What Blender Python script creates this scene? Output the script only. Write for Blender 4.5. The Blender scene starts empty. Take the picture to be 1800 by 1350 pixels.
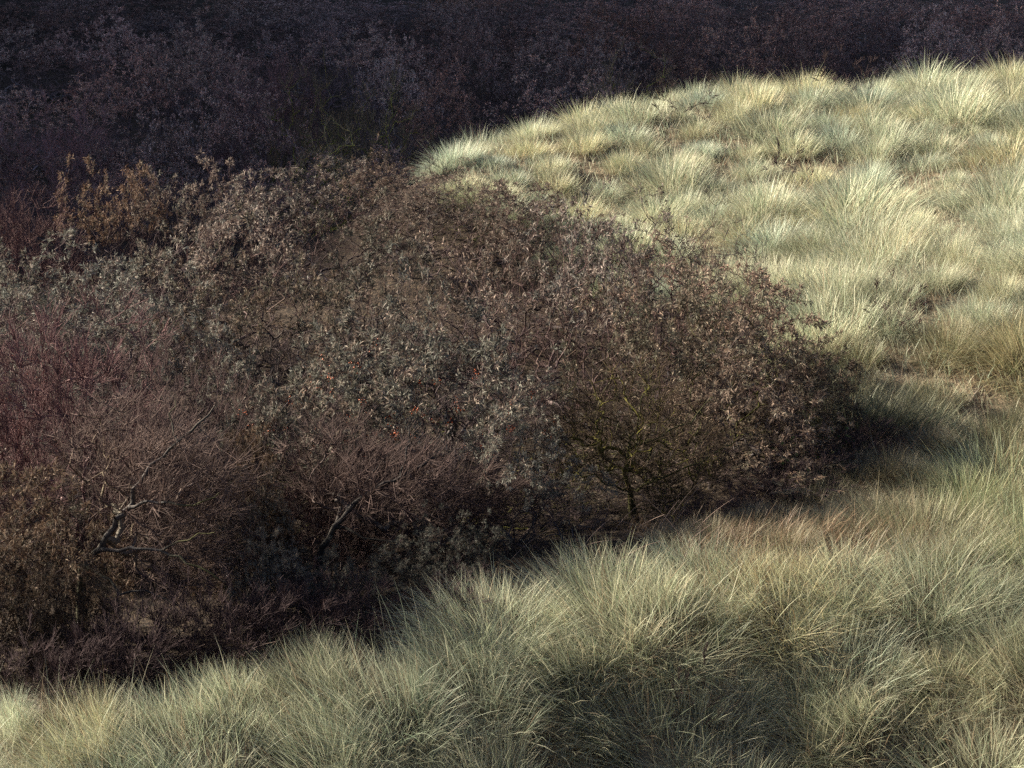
import bpy, math
import numpy as np
from mathutils import Vector

# ------------------------------------------------------------------ camera, sky, sun, exposure
scene = bpy.context.scene
CAMZ = 7.0
PITCH = math.radians(15.0)
FPX = 3250.0                      # focal length in photograph pixels (1800 wide)
cam_data = bpy.data.cameras.new("camera")
cam_data.sensor_width = 36.0
cam_data.lens = 36.0 * FPX / 1800.0
cam_data.clip_start = 0.1
cam_data.clip_end = 3000.0
cam = bpy.data.objects.new("camera", cam_data)
scene.collection.objects.link(cam)
cam.location = (0, 0, CAMZ)
cam.rotation_euler = (math.pi / 2 - PITCH, 0, 0)
scene.camera = cam

SUN_ELEV = math.radians(25.5)
SUN_H = np.array([-0.93, 0.37]); SUN_H /= np.linalg.norm(SUN_H)     # horizontal direction towards the sun
world = bpy.data.worlds.new("World"); scene.world = world; world.use_nodes = True
wn = world.node_tree.nodes; wl = world.node_tree.links
bg = wn["Background"]
sky = wn.new("ShaderNodeTexSky"); sky.sky_type = 'NISHITA'; sky.sun_disc = False
sky.sun_elevation = SUN_ELEV
sky.sun_rotation = math.atan2(SUN_H[0], SUN_H[1])
sky.air_density = 0.6; sky.dust_density = 1.6; sky.ozone_density = 0.1
wl.new(sky.outputs[0], bg.inputs[0]); bg.inputs[1].default_value = 0.05

sun_l = bpy.data.lights.new("sun", 'SUN'); sun_l.energy = 5.0; sun_l.angle = math.radians(2.5)
sun_l.color = (1.0, 0.90, 0.73)
sun = bpy.data.objects.new("sun", sun_l); scene.collection.objects.link(sun)
to_sun = Vector((SUN_H[0] * math.cos(SUN_ELEV), SUN_H[1] * math.cos(SUN_ELEV), math.sin(SUN_ELEV)))
sun.rotation_euler = to_sun.to_track_quat('Z', 'Y').to_euler()
sun.location = (-60, 40, 60)

scene.view_settings.view_transform = 'Standard'
scene.view_settings.look = 'None'
scene.view_settings.exposure = 2.05
scene.view_settings.gamma = 1.0
scene.cycles.use_denoising = False
scene.cycles.sample_clamp_direct = 3.0
scene.cycles.sample_clamp_indirect = 1.5
scene.cycles.max_bounces = 3
scene.cycles.diffuse_bounces = 2
scene.cycles.transmission_bounces = 2
scene.cycles.transparent_max_bounces = 4

rng = np.random.default_rng(11)
COL = scene.collection

# ------------------------------------------------------------------ view helpers: photograph pixel + distance -> place
cp, sp = math.cos(PITCH), math.sin(PITCH)
def at(px, py, Y):
    a = (px - 900.0) / FPX; b = (675.0 - py) / FPX
    d = np.array([a, cp + b * sp, -sp + b * cp])
    return np.array([0, 0, CAMZ]) + d * (Y / d[1])
def to_px(x, y, z):
    dz = np.asarray(z) - CAMZ
    depth = np.asarray(y) * cp - dz * sp
    up = np.asarray(y) * sp + dz * cp
    return 900 + FPX * np.asarray(x) / depth, 675 - FPX * up / depth

# ------------------------------------------------------------------ terrain: dunes round a scrubby hollow
ctrl = []
def g(px, py, Y, veg):
    p = at(px, py, Y); ctrl.append((p[0], p[1], p[2] - veg))
def w3(x, y, z): ctrl.append((x, y, CAMZ + z))
for a in [(0,1350,10.05,.45),(450,1350,10.35,.45),(900,1350,10.75,.45),(1350,1350,10.9,.5),(1800,1350,10.85,.5),
          (0,1230,10.7,.46),(300,1175,10.95,.48),(500,1120,11.25,.52),(690,1060,11.5,.54),(870,1005,11.8,.57),(1100,960,12.1,.60),(1300,945,12.25,.62),(1430,1010,12.1,.6),
          (1480,975,12.9,.08),(1620,900,13.3,.3),(1800,960,12.4,.6),(1800,1150,11.3,.6),(1800,760,14.6,.6),(1950,800,14.0,.6),
          (1650,700,16.3,.5),(1500,610,17.6,.4),(1800,500,18.2,.6),(1350,490,20.0,.5),(1800,300,23.0,.6),(1300,330,24.0,.55),(1000,310,26.0,.55),
          (800,245,28.6,.42),(900,208,29.5,.42),(1100,160,31.0,.42),(1300,130,32.0,.42),(1500,138,32.0,.42),(1650,110,33.0,.42),(1800,107,33.0,.42),(1950,100,33.0,.42),
          (740,262,27.5,.5),(850,330,25.0,.4),(1550,230,27.0,.6),
          (1350,800,15.8,0),(1150,930,14.1,0),(1450,850,14.7,.2),(900,965,13.4,0),(1600,740,15.7,.15),
          (700,1045,13.0,0),(300,1155,12.3,0),(60,1200,12.0,0)]:
    g(*a)
for a in [(-4,18,-5.6),(-5.5,25,-5.8),(0,18,-5.6),(-1,22,-5.6),(-2.5,27,-5.4),(2,20.5,-5.3),(-4,14.5,-5.6),(-8,18,-6.0),(-9,25,-5.9),(-7,12,-5.4),(1.5,16.5,-5.3),
          (-12,38,-6.3),(0,38,-6.1),(7,39,-5.7),(13,42,-5.5),(-12,50,-5.7),(0,50,-5.5),(14,52,-5.1),(0,62,-4.9),(-15,62,-4.9),(18,62,-4.6),(-7,32,-6.3),(-2,33,-5.9),
          (0,0,-1.7),(0,4.5,-3.9),(0,8.4,-6.2),(5,7.8,-6.2),(-5,7.5,-5.8),(6,3,-2.6),(-6,3,-3.2),(7,12,-4.4),(9,20,-3.6),(12,28,-3.2),(15,34,-3.5),(18,44,-5.5),(-14,20,-6),(-14,30,-6.6),(22,20,-3),(22,8,-3),(-20,10,-5)]:
    w3(*a)
C = np.array(ctrl)
def tps_k(r2):
    return np.where(r2 > 1e-9, 0.5 * r2 * np.log(np.maximum(r2, 1e-9)), 0.0)
n = len(C)
K = tps_k(((C[:, None, :2] - C[None, :, :2]) ** 2).sum(-1)) + np.eye(n) * 0.15
Pm = np.c_[np.ones(n), C[:, :2]]
A = np.block([[K, Pm], [Pm.T, np.zeros((3, 3))]])
sol = np.linalg.solve(A, np.r_[C[:, 2], 0, 0, 0])
def sstep(a, b, x):
    t = np.clip((x - a) / (b - a), 0, 1); return t * t * (3 - 2 * t)
def vnoise(x, y, seed=0):
    # cheap smooth noise from sines
    r = np.random.default_rng(seed); s = 0
    for k in range(6):
        a = r.uniform(0, 6.28); f = r.uniform(.6, 1.6); p = r.uniform(0, 6.28)
        s = s + np.sin((x * math.cos(a) + y * math.sin(a)) * f + p)
    return s / 6
UR = 66.0                                         # unseen high dune added on the left to shade the far scrub
def shade_ridge_h(v):
    # crest height (above the camera) that puts the shadow's edge u0 metres towards the sun at 3 m below the camera
    u0 = np.interp(v, [-60, 0, 12, 16, 18.5, 20.8, 23.4, 25.2, 28, 29.2, 34, 37, 46, 60, 120], [56, 52, 40, 33, 28, 22, 17.2, 15.4, 13.2, 12, 5.8, 4.6, 1.2, -2, 2])
    return -3.0 + math.tan(SUN_ELEV) * (UR - u0)
def ground(x, y):
    x = np.asarray(x, float); y = np.asarray(y, float); shp = np.broadcast(x, y).shape
    X = np.broadcast_to(x, shp).ravel(); Yv = np.broadcast_to(y, shp).ravel()
    xc = np.clip(X, -18, 24); yc = np.clip(Yv, -1, 66)
    out = np.empty(X.size)
    for i in range(0, X.size, 20000):
        s = slice(i, i + 20000)
        r2 = (xc[s, None] - C[None, :, 0]) ** 2 + (yc[s, None] - C[None, :, 1]) ** 2
        out[s] = tps_k(r2) @ sol[:n] + sol[n] + sol[n + 1] * xc[s] + sol[n + 2] * yc[s]
    far = np.hypot(X - xc, Yv - yc)
    base = CAMZ - 5.0
    out = out + (base - out) * sstep(0, 60, far)
    out = out + 0.06 * vnoise(X, Yv, 3) + 0.03 * vnoise(X * 3.1, Yv * 3.1, 4)
    u = SUN_H[0] * X + SUN_H[1] * Yv; v = -SUN_H[0] * Yv * 1.0 + SUN_H[1] * X
    h = CAMZ + shade_ridge_h(v) - base
    gs = np.where(u < UR, np.exp(-((u - UR) / 13.0) ** 2), np.exp(-((u - UR) / 40.0) ** 2))
    out = out + h * gs * sstep(34, 48, u)
    return out.reshape(shp)

# ------------------------------------------------------------------ zones (plan, metres)
def xy(px, py, Y): p = at(px, py, Y); return (p[0], p[1])
SCRUB_EDGE = [xy(*a) for a in [(760,245,29.5),(800,290,26.8),(900,345,24.6),(1070,400,22.6),(1290,400,22.0),(1350,500,19.5),(1430,620,17.3),(1500,690,16.2),(1390,800,15.5),(1230,870,14.6),(1050,920,13.9),(880,980,13.1),(600,1080,12.6),(300,1160,12.1),(0,1200,11.8)]]
SCRUB = SCRUB_EDGE + [(-20, 11), (-20, 40), (-4.5, 32)]
HOLLOW = [xy(*a) for a in [(1520,660,16.6),(1640,715,15.9),(1670,790,15.0),(1640,860,14.1),(1600,930,13.4),(1540,985,12.85),(1450,990,12.7),(1330,930,12.75),(1150,955,12.45),(900,985,12.15),(600,1085,11.65),(300,1165,11.3),(0,1205,11.1),(-300,1205,11.1)]] + [(-20, 11.0)] + SCRUB_EDGE[7:][::-1]
CREST_BACK = [xy(*a) for a in [(600,290,28.5),(740,250,28.8),(800,230,29.5),(900,200,31.0),(1100,158,32.5),(1300,125,33.5),(1500,130,33.8),(1650,105,34.6),(2000,100,34.6)]]
def inside(poly, x, y):
    x = np.asarray(x); y = np.asarray(y); c = np.zeros(np.broadcast(x, y).shape, bool)
    for (x0, y0), (x1, y1) in zip(poly, poly[1:] + poly[:1]):
        m = ((y0 > y) != (y1 > y))
        with np.errstate(divide='ignore', invalid='ignore'):
            xi = (x1 - x0) * (y - y0) / (y1 - y0 + 1e-12) + x0
        c ^= m & (x < xi)
    return c
CB = np.array(CREST_BACK)
def front_of_crest(x, y): return y < np.interp(x, CB[:, 0], CB[:, 1])
def is_grass(x, y):
    jx = x + 0.25 * vnoise(x * 2, y * 2, 8); jy = y + 0.25 * vnoise(x * 2, y * 2, 9)
    return ~inside(SCRUB, jx, jy) & ~inside(HOLLOW, jx, jy) & front_of_crest(x, y)

# ------------------------------------------------------------------ object helpers
def link(o, parent=None):
    COL.objects.link(o)
    if parent is not None: o.parent = parent
    return o
def mesh_np(name, verts, faces, mat, cols=None, smooth=False):
    """faces: (n,3) or (n,4) int array, or a list of such arrays"""
    if not isinstance(faces, (list, tuple)): faces = [faces]
    faces = [np.asarray(f) for f in faces if len(f)]
    me = bpy.data.meshes.new(name)
    verts = np.asarray(verts, np.float32)
    loops = np.concatenate([f.ravel() for f in faces]).astype(np.int32)
    counts = np.concatenate([np.full(len(f), f.shape[1]) for f in faces])
    starts = np.r_[0, np.cumsum(counts)[:-1]].astype(np.int32)
    me.vertices.add(len(verts)); me.vertices.foreach_set("co", verts.ravel())
    me.loops.add(len(loops)); me.loops.foreach_set("vertex_index", loops)
    me.polygons.add(len(starts)); me.polygons.foreach_set("loop_start", starts)
    me.update(calc_edges=True)
    if smooth: me.polygons.foreach_set("use_smooth", np.ones(len(starts), bool))
    if cols is not None:
        ca = me.color_attributes.new("tint", 'FLOAT_COLOR', 'POINT')
        c4 = np.ones((len(verts), 4), np.float32); c4[:, :3] = cols
        ca.data.foreach_set("color", c4.ravel())
    me.materials.append(mat)
    return me
def tag(o, label=None, cat=None, group=None, kind=None):
    if label: o["label"] = label
    if cat: o["category"] = cat
    if group: o["group"] = group
    if kind: o["kind"] = kind
    return o
ORD = ["leftmost","second","third","fourth","fifth","sixth","seventh","eighth","ninth","tenth","eleventh","twelfth","thirteenth","fourteenth","fifteenth","sixteenth","seventeenth","eighteenth","nineteenth","twentieth"]
def ordinal(i, n):
    if i == 0: return "leftmost"
    if i == n - 1: return "rightmost"
    return (ORD[i] if i < len(ORD) else "%dth" % (i + 1)) + " from left"

# ------------------------------------------------------------------ materials
def new_mat(name):
    m = bpy.data.materials.new(name); m.use_nodes = True
    nt = m.node_tree; nt.nodes.clear()
    return m, nt, nt.nodes.new("ShaderNodeOutputMaterial")
def plant_mat(name, transl, rough, spec, noise_scale=0.0, noise_amt=0.0):
    m, nt, out = new_mat(name); N = nt.nodes; L = nt.links
    at_ = N.new("ShaderNodeAttribute"); at_.attribute_name = "tint"
    oi = N.new("ShaderNodeObjectInfo")
    mul = N.new("ShaderNodeMix"); mul.data_type = 'RGBA'; mul.blend_type = 'MULTIPLY'; mul.inputs[0].default_value = 1
    L.new(at_.outputs["Color"], mul.inputs[6]); L.new(oi.outputs["Color"], mul.inputs[7])
    col = mul.outputs[2]
    if noise_amt:
        tc = N.new("ShaderNodeTexCoord"); nz = N.new("ShaderNodeTexNoise"); nz.inputs["Scale"].default_value = noise_scale
        nz.inputs["Detail"].default_value = 3
        L.new(tc.outputs["Object"], nz.inputs["Vector"])
        hs = N.new("ShaderNodeHueSaturation")
        mr = N.new("ShaderNodeMapRange"); mr.inputs[1].default_value = .3; mr.inputs[2].default_value = .7
        mr.inputs[3].default_value = 1 - noise_amt; mr.inputs[4].default_value = 1 + noise_amt
        L.new(nz.outputs[0], mr.inputs[0]); L.new(mr.outputs[0], hs.inputs["Value"]); L.new(col, hs.inputs["Color"])
        col = hs.outputs[0]
    pb = N.new("ShaderNodeBsdfPrincipled"); pb.inputs["Roughness"].default_value = rough
    pb.inputs["Specular IOR Level"].default_value = spec
    L.new(col, pb.inputs["Base Color"])
    if transl > 0:
        tr = N.new("ShaderNodeBsdfTranslucent"); L.new(col, tr.inputs[0])
        mx = N.new("ShaderNodeMixShader"); mx.inputs[0].default_value = transl
        L.new(pb.outputs[0], mx.inputs[1]); L.new(tr.outputs[0], mx.inputs[2]); L.new(mx.outputs[0], out.inputs[0])
    else:
        L.new(pb.outputs[0], out.inputs[0])
    return m
M_GRASS = plant_mat("marram_blade", 0.30, 0.5, 0.3)
M_LEAF = plant_mat("narrow_leaf", 0.22, 0.75, 0.15)
M_BERRY = plant_mat("orange_berry", 0.0, 0.3, 0.5)
M_STALK = plant_mat("dead_stalk", 0.1, 0.7, 0.2)

def bark_mat():
    m, nt, out = new_mat("bark"); N = nt.nodes; L = nt.links
    at_ = N.new("ShaderNodeAttribute"); at_.attribute_name = "tint"
    oi = N.new("ShaderNodeObjectInfo")
    mul = N.new("ShaderNodeMix"); mul.data_type = 'RGBA'; mul.blend_type = 'MULTIPLY'; mul.inputs[0].default_value = 1
    L.new(at_.outputs["Color"], mul.inputs[6]); L.new(oi.outputs["Color"], mul.inputs[7])
    tc = N.new("ShaderNodeTexCoord"); nz = N.new("ShaderNodeTexNoise"); nz.inputs["Scale"].default_value = 9
    nz.inputs["Detail"].default_value = 5
    L.new(tc.outputs["Object"], nz.inputs["Vector"])
    mr = N.new("ShaderNodeMapRange"); mr.inputs[1].default_value = .3; mr.inputs[2].default_value = .7; mr.inputs[3].default_value = .65; mr.inputs[4].default_value = 1.4
    L.new(nz.outputs[0], mr.inputs[0])
    hs = N.new("ShaderNodeHueSaturation"); L.new(mr.outputs[0], hs.inputs["Value"]); L.new(mul.outputs[2], hs.inputs["Color"])
    pb = N.new("ShaderNodeBsdfPrincipled"); pb.inputs["Roughness"].default_value = .85; pb.inputs["Specular IOR Level"].default_value = .2
    L.new(hs.outputs[0], pb.inputs["Base Color"])
    nz2 = N.new("ShaderNodeTexNoise"); nz2.inputs["Scale"].default_value = 70; L.new(tc.outputs["Object"], nz2.inputs["Vector"])
    bp = N.new("ShaderNodeBump"); bp.inputs["Strength"].default_value = .5; bp.inputs["Distance"].default_value = .01
    L.new(nz2.outputs[0], bp.inputs["Height"]); L.new(bp.outputs[0], pb.inputs["Normal"])
    L.new(pb.outputs[0], out.inputs[0]); return m
M_BARK = bark_mat()

def ground_mat():
    m, nt, out = new_mat("dune_ground"); N = nt.nodes; L = nt.links
    tc = N.new("ShaderNodeTexCoord")
    at_ = N.new("ShaderNodeAttribute"); at_.attribute_name = "tint"      # red = how much leaf litter covers the sand
    sep = N.new("ShaderNodeSeparateColor"); L.new(at_.outputs["Color"], sep.inputs[0])
    def noise(sc, det=4):
        q = N.new("ShaderNodeTexNoise"); q.inputs["Scale"].default_value = sc; q.inputs["Detail"].default_value = det
        L.new(tc.outputs["Object"], q.inputs["Vector"]); return q
    def ramp(src, stops):
        r = N.new("ShaderNodeValToRGB"); L.new(src, r.inputs[0])
        e = r.color_ramp.elements
        e[0].position, e[0].color = stops[0][0], (*stops[0][1], 1)
        e[1].position, e[1].color = stops[-1][0], (*stops[-1][1], 1)
        for p, c in stops[1:-1]: k = e.new(p); k.color = (*c, 1)
        return r
    sand = ramp(noise(14).outputs[0], [(.3, (.20, .15, .10)), (.5, (.33, .255, .175)), (.75, (.42, .34, .24))])
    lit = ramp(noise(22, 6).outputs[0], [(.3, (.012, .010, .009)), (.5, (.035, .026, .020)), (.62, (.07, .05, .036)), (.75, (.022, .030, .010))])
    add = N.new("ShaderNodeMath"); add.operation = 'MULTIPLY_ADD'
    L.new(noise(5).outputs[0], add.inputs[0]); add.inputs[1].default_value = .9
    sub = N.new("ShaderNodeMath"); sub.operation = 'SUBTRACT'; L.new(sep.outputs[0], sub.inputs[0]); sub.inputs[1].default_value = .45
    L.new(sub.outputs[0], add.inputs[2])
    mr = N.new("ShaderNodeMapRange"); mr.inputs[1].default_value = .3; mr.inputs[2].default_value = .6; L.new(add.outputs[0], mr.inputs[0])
    mx = N.new("ShaderNodeMix"); mx.data_type = 'RGBA'; L.new(mr.outputs[0], mx.inputs[0])
    L.new(sand.outputs[0], mx.inputs[6]); L.new(lit.outputs[0], mx.inputs[7])
    pb = N.new("ShaderNodeBsdfPrincipled"); pb.inputs["Roughness"].default_value = .95; pb.inputs["Specular IOR Level"].default_value = .1
    L.new(mx.outputs[2], pb.inputs["Base Color"])
    bp = N.new("ShaderNodeBump"); bp.inputs["Strength"].default_value = .8; bp.inputs["Distance"].default_value = .04
    L.new(noise(40, 6).outputs[0], bp.inputs["Height"]); L.new(bp.outputs[0], pb.inputs["Normal"])
    L.new(pb.outputs[0], out.inputs[0]); return m
M_GROUND = ground_mat()

# ------------------------------------------------------------------ the ground sheet
def axis(lo, hi, step, far, grow=1.16):
    a = list(np.arange(lo, hi + 1e-6, step)); s = step
    while a[-1] < far: s *= grow; a.append(a[-1] + s)
    s = step; b = []
    q = lo
    while q > -far: s *= grow; q -= s; b.append(q)
    return np.array(b[::-1] + a)
gx = axis(-9, 11, 0.2, 900); gy = axis(5, 36, 0.2, 900)
GX, GY = np.meshgrid(gx, gy)
GZ = ground(GX, GY)
nx, ny = len(gx), len(gy)
idx = np.arange(nx * ny).reshape(ny, nx)
quads = np.stack([idx[:-1, :-1], idx[:-1, 1:], idx[1:, 1:], idx[1:, :-1]], -1).reshape(-1, 4)
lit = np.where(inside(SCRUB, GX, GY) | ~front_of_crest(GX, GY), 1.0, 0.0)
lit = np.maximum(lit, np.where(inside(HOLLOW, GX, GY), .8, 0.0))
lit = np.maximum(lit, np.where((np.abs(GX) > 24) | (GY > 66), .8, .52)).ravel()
tint = np.stack([lit, lit, lit], -1)
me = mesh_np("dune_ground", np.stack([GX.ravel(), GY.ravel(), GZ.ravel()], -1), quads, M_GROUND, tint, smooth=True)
tag(link(bpy.data.objects.new("dune_ground", me)), "sandy dune ground with dark leaf litter under the scrub", kind="structure")

# ------------------------------------------------------------------ grass
GREEN = np.array([.25, .325, .205]); GREY = np.array([.475, .51, .36]); STRAW = np.array([.68, .635, .455]); TAN = np.array([.36, .275, .185]); BROWN = np.array([.115, .085, .06])
def blades(r, base, azim, lean, curve, length, width, kind, segs=4):
    """ribbons that stand at base, lean along azim and bend over; kind 0..1 = green..straw, >1 = dead brown"""
    n = len(base); t = np.linspace(0, 1, segs + 1)
    th = lean[:, None] + curve[:, None] * t[None, :] ** 1.4
    dh = np.sin(th); dv = np.cos(th)
    H = np.c_[np.zeros(n), np.cumsum((dh[:, 1:] + dh[:, :-1]) / 2, 1) / segs] * length[:, None]
    V = np.c_[np.zeros(n), np.cumsum((dv[:, 1:] + dv[:, :-1]) / 2, 1) / segs] * length[:, None]
    dirx, diry = np.cos(azim), np.sin(azim)
    side_w = r.normal(0, .012, (n, 1)) * t[None, :] * segs
    cx = base[:, 0, None] + H * dirx[:, None] - side_w * diry[:, None]
    cy = base[:, 1, None] + H * diry[:, None] + side_w * dirx[:, None]
    cz = base[:, 2, None] + V
    tw = r.uniform(0, math.pi, n)
    sx, sy, sz = -diry * np.cos(tw), dirx * np.cos(tw), np.sin(tw)
    # lay the twisted side vector in the plane across the blade
    sx = sx + dirx * np.sin(tw) * .7; sy = sy + diry * np.sin(tw) * .7; sz = sz * .25
    wt = width[:, None] * (1 - t[None, :] ** 2.2) * .5
    vl = np.stack([cx - wt * sx[:, None], cy - wt * sy[:, None], cz - wt * sz[:, None]], -1)
    vr = np.stack([cx + wt * sx[:, None], cy + wt * sy[:, None], cz + wt * sz[:, None]], -1)
    # rows: 2*segs verts + 1 tip
    V_ = np.empty((n, 2 * segs + 1, 3), np.float32)
    V_[:, 0:2 * segs:2] = vl[:, :segs]; V_[:, 1:2 * segs:2] = vr[:, :segs]; V_[:, -1] = vl[:, segs]
    o = (np.arange(n) * (2 * segs + 1))[:, None]
    q = np.concatenate([o + np.array([2 * k, 2 * k + 1, 2 * k + 3, 2 * k + 2]) for k in range(segs - 1)]).astype(int)
    tr = o + np.array([2 * segs - 2, 2 * segs - 1, 2 * segs])
    k = kind[:, None, None]
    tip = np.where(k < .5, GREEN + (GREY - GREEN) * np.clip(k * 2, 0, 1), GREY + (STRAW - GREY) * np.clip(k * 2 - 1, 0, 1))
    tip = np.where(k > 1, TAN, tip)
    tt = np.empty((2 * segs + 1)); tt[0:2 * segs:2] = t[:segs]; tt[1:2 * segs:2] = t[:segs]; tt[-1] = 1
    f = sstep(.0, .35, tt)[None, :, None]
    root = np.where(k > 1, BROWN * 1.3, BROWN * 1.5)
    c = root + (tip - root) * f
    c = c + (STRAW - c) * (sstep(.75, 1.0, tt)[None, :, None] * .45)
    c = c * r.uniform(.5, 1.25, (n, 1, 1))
    return V_.reshape(-1, 3), q, tr, c.reshape(-1, 3)
def join(parts):
    vs, qs, ts, cs = [], [], [], []; off = 0
    for v, q, t, c in parts:
        vs.append(v); qs.append(q + off); ts.append(t + off); cs.append(c); off += len(v)
    return np.concatenate(vs), [np.concatenate(qs), np.concatenate(ts)], np.concatenate(cs)
WIND = math.pi - 0.15                                 # the blades are combed to the left
def lean_mix(az, lean, wind, amt):
    hx = np.cos(az) * np.sin(lean) + math.cos(wind) * amt; hy = np.sin(az) * np.sin(lean) + math.sin(wind) * amt
    return np.arctan2(hy, hx), np.arcsin(np.clip(np.hypot(hx, hy), 0, .97))
def tussock_mesh(seed, nb, width, L0, RB=.42, out_lean=.55, wind=.20):
    r = np.random.default_rng(seed)
    rad = RB * r.uniform(0, 1, nb) ** .6; ph = r.uniform(0, 6.283, nb)
    # blades grow in sub-clumps inside the tussock
    nc = 16; cr = .95 * RB * np.sqrt(r.uniform(0, 1, nc)); ca = r.uniform(0, 6.283, nc); j = r.integers(0, nc, nb)
    sub = r.uniform(0, 1, nb) < .6
    bx = np.where(sub, cr[j] * np.cos(ca[j]) + r.normal(0, .045, nb), rad * np.cos(ph)); by = np.where(sub, cr[j] * np.sin(ca[j]) + r.normal(0, .045, nb), rad * np.sin(ph))
    rad = np.hypot(bx, by); ph = np.arctan2(by, bx)
    base = np.stack([bx, by, np.full(nb, -.06)], -1)
    az = ph + r.normal(0, .8, nb); lean = .03 + rad / RB * out_lean + np.abs(r.normal(0, .16, nb))
    az, lean = lean_mix(az, lean, WIND + r.normal(0, .3), r.normal(wind, .09, nb))
    curve = r.gamma(2.0, .26, nb) + .12
    ln = L0 * r.uniform(.6, 1.1, nb) * (1.08 - .3 * rad / RB) * np.where(r.uniform(0, 1, nb) < .06, 1.2, 1)
    ck = r.uniform(.2, .8, nc)
    kind = np.clip(np.where(sub, ck[j], .5) + r.normal(0, .3, nb), 0, 1)
    kind = np.where(r.uniform(0, 1, nb) < .10, 1.5, kind)
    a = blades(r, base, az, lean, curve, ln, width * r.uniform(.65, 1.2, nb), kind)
    v, f, c = join([a])
    live = mesh_np("blades", v, f, M_GRASS, c)
    nd = nb // 3
    rad = (RB + .08) * np.sqrt(r.uniform(.1, 1, nd)); ph = r.uniform(0, 6.283, nd)
    base = np.stack([rad * np.cos(ph), rad * np.sin(ph), np.full(nd, -.05)], -1)
    az, lean = lean_mix(ph + r.normal(0, .9, nd), .5 + r.uniform(0, .6, nd), WIND, .12)
    a = blades(r, base, az, lean, r.uniform(.3, 1.3, nd), L0 * r.uniform(.3, .7, nd), width * r.uniform(.6, 1.1, nd), np.where(r.uniform(0, 1, nd) < .55, 1.5, r.uniform(.6, 1, nd)), 3)
    v, f, c = join([a])
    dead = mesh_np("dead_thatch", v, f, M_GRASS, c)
    return live, dead
pr = np.random.default_rng(8)
def tset(seed, n, nb, w, L0, RB, ol, wd):
    return [tussock_mesh(seed + i, nb, w, L0 * pr.uniform(.8, 1.15), RB * pr.uniform(.85, 1.2), ol * pr.uniform(.7, 1.35), wd * pr.uniform(.5, 1.5)) for i in range(n)]
NEAR_T = tset(100, 10, 2300, .0038, .52, .42, .34, .30)
MID_T = tset(200, 9, 1900, .0050, .53, .38, .50, .24)
FAR_T = tset(300, 9, 1500, .0066, .49, .34, .58, .16)

def scatter(xr, yr, spacing, ok, r, tries):
    pts = np.empty((0, 2)); keep = []
    for _ in range(tries):
        p = np.array([r.uniform(*xr), r.uniform(*yr)])
        sp_ = spacing(p[1])
        if keep and np.min(((np.array(keep) - p) ** 2).sum(1)) < sp_ * sp_: continue
        if ok(p[0], p[1]): keep.append(p)
    return np.array(keep)
r = np.random.default_rng(5)
def tuss_ok(x, y):
    if not bool(is_grass(np.array(x), np.array(y))): return False
    z = float(ground(x, y)); px, py = to_px(x, y, z + .4)
    if y < 13 and float(vnoise(x * 2.3, y * 2.3, 15)) < -.40: return False
    if y > 17 and float(vnoise(x * 1.7, y * 1.7, 16)) < -.42: return False
    if not (-90 < px < 1890 and -30 < py < (1640 if y < 13 else 1440)): return False
    q = at(1490, 980, 12.9)
    if math.hypot((x - q[0]) * .8, y - q[1]) < .34: return False      # the bare sandy notch
    return True
T = scatter((-4, 11), (9, 35), lambda y: .44 if y < 13 else .58 + (y - 13) * .004, tuss_ok, r, 14000)
TZ = ground(T[:, 0], T[:, 1])
TPX, TPY = to_px(T[:, 0], T[:, 1], TZ + .5)
back = np.interp(T[:, 0], CB[:, 0], CB[:, 1]) - T[:, 1]
front = T[:, 1] < 13.0
zone = np.where(front & (TPY < 1090) & (TPX < 1460), 0, np.where(front, 1 + np.clip(((TPY - 1060) / 110).astype(int), 0, 2), np.where(back < 1.1, 10, np.where(T[:, 1] > 18.5, 11 + np.clip(((back - 1.1) / 1.7).astype(int), 0, 8), 30 + np.clip(((18.5 - T[:, 1]) / 1.5).astype(int), 0, 5)))))
CARD = ["first", "second", "third", "fourth", "fifth", "sixth", "seventh", "eighth", "ninth", "tenth"]
def zone_name(k):
    if k == 0: return "pale marram tussock on the near dune's sunlit crest", "tussocks on the near crest"
    if k < 10: return "grey-green marram tussock in the %s rank below the near crest" % CARD[k - 1], "tussocks on the near dune"
    if k == 10: return "bright marram tussock on the far dune's skyline", "tussocks on the far dune's skyline"
    if k < 30: return "sunlit marram tussock in the %s rank below the far skyline" % CARD[k - 11], "tussocks on the far dune"
    return "dull marram tussock in the %s rank above the hollow's right" % CARD[k - 30], "tussocks on the lower right slope"
zi = {k: [i for i in np.argsort(TPX) if zone[i] == k] for k in sorted(set(zone))}
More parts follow.
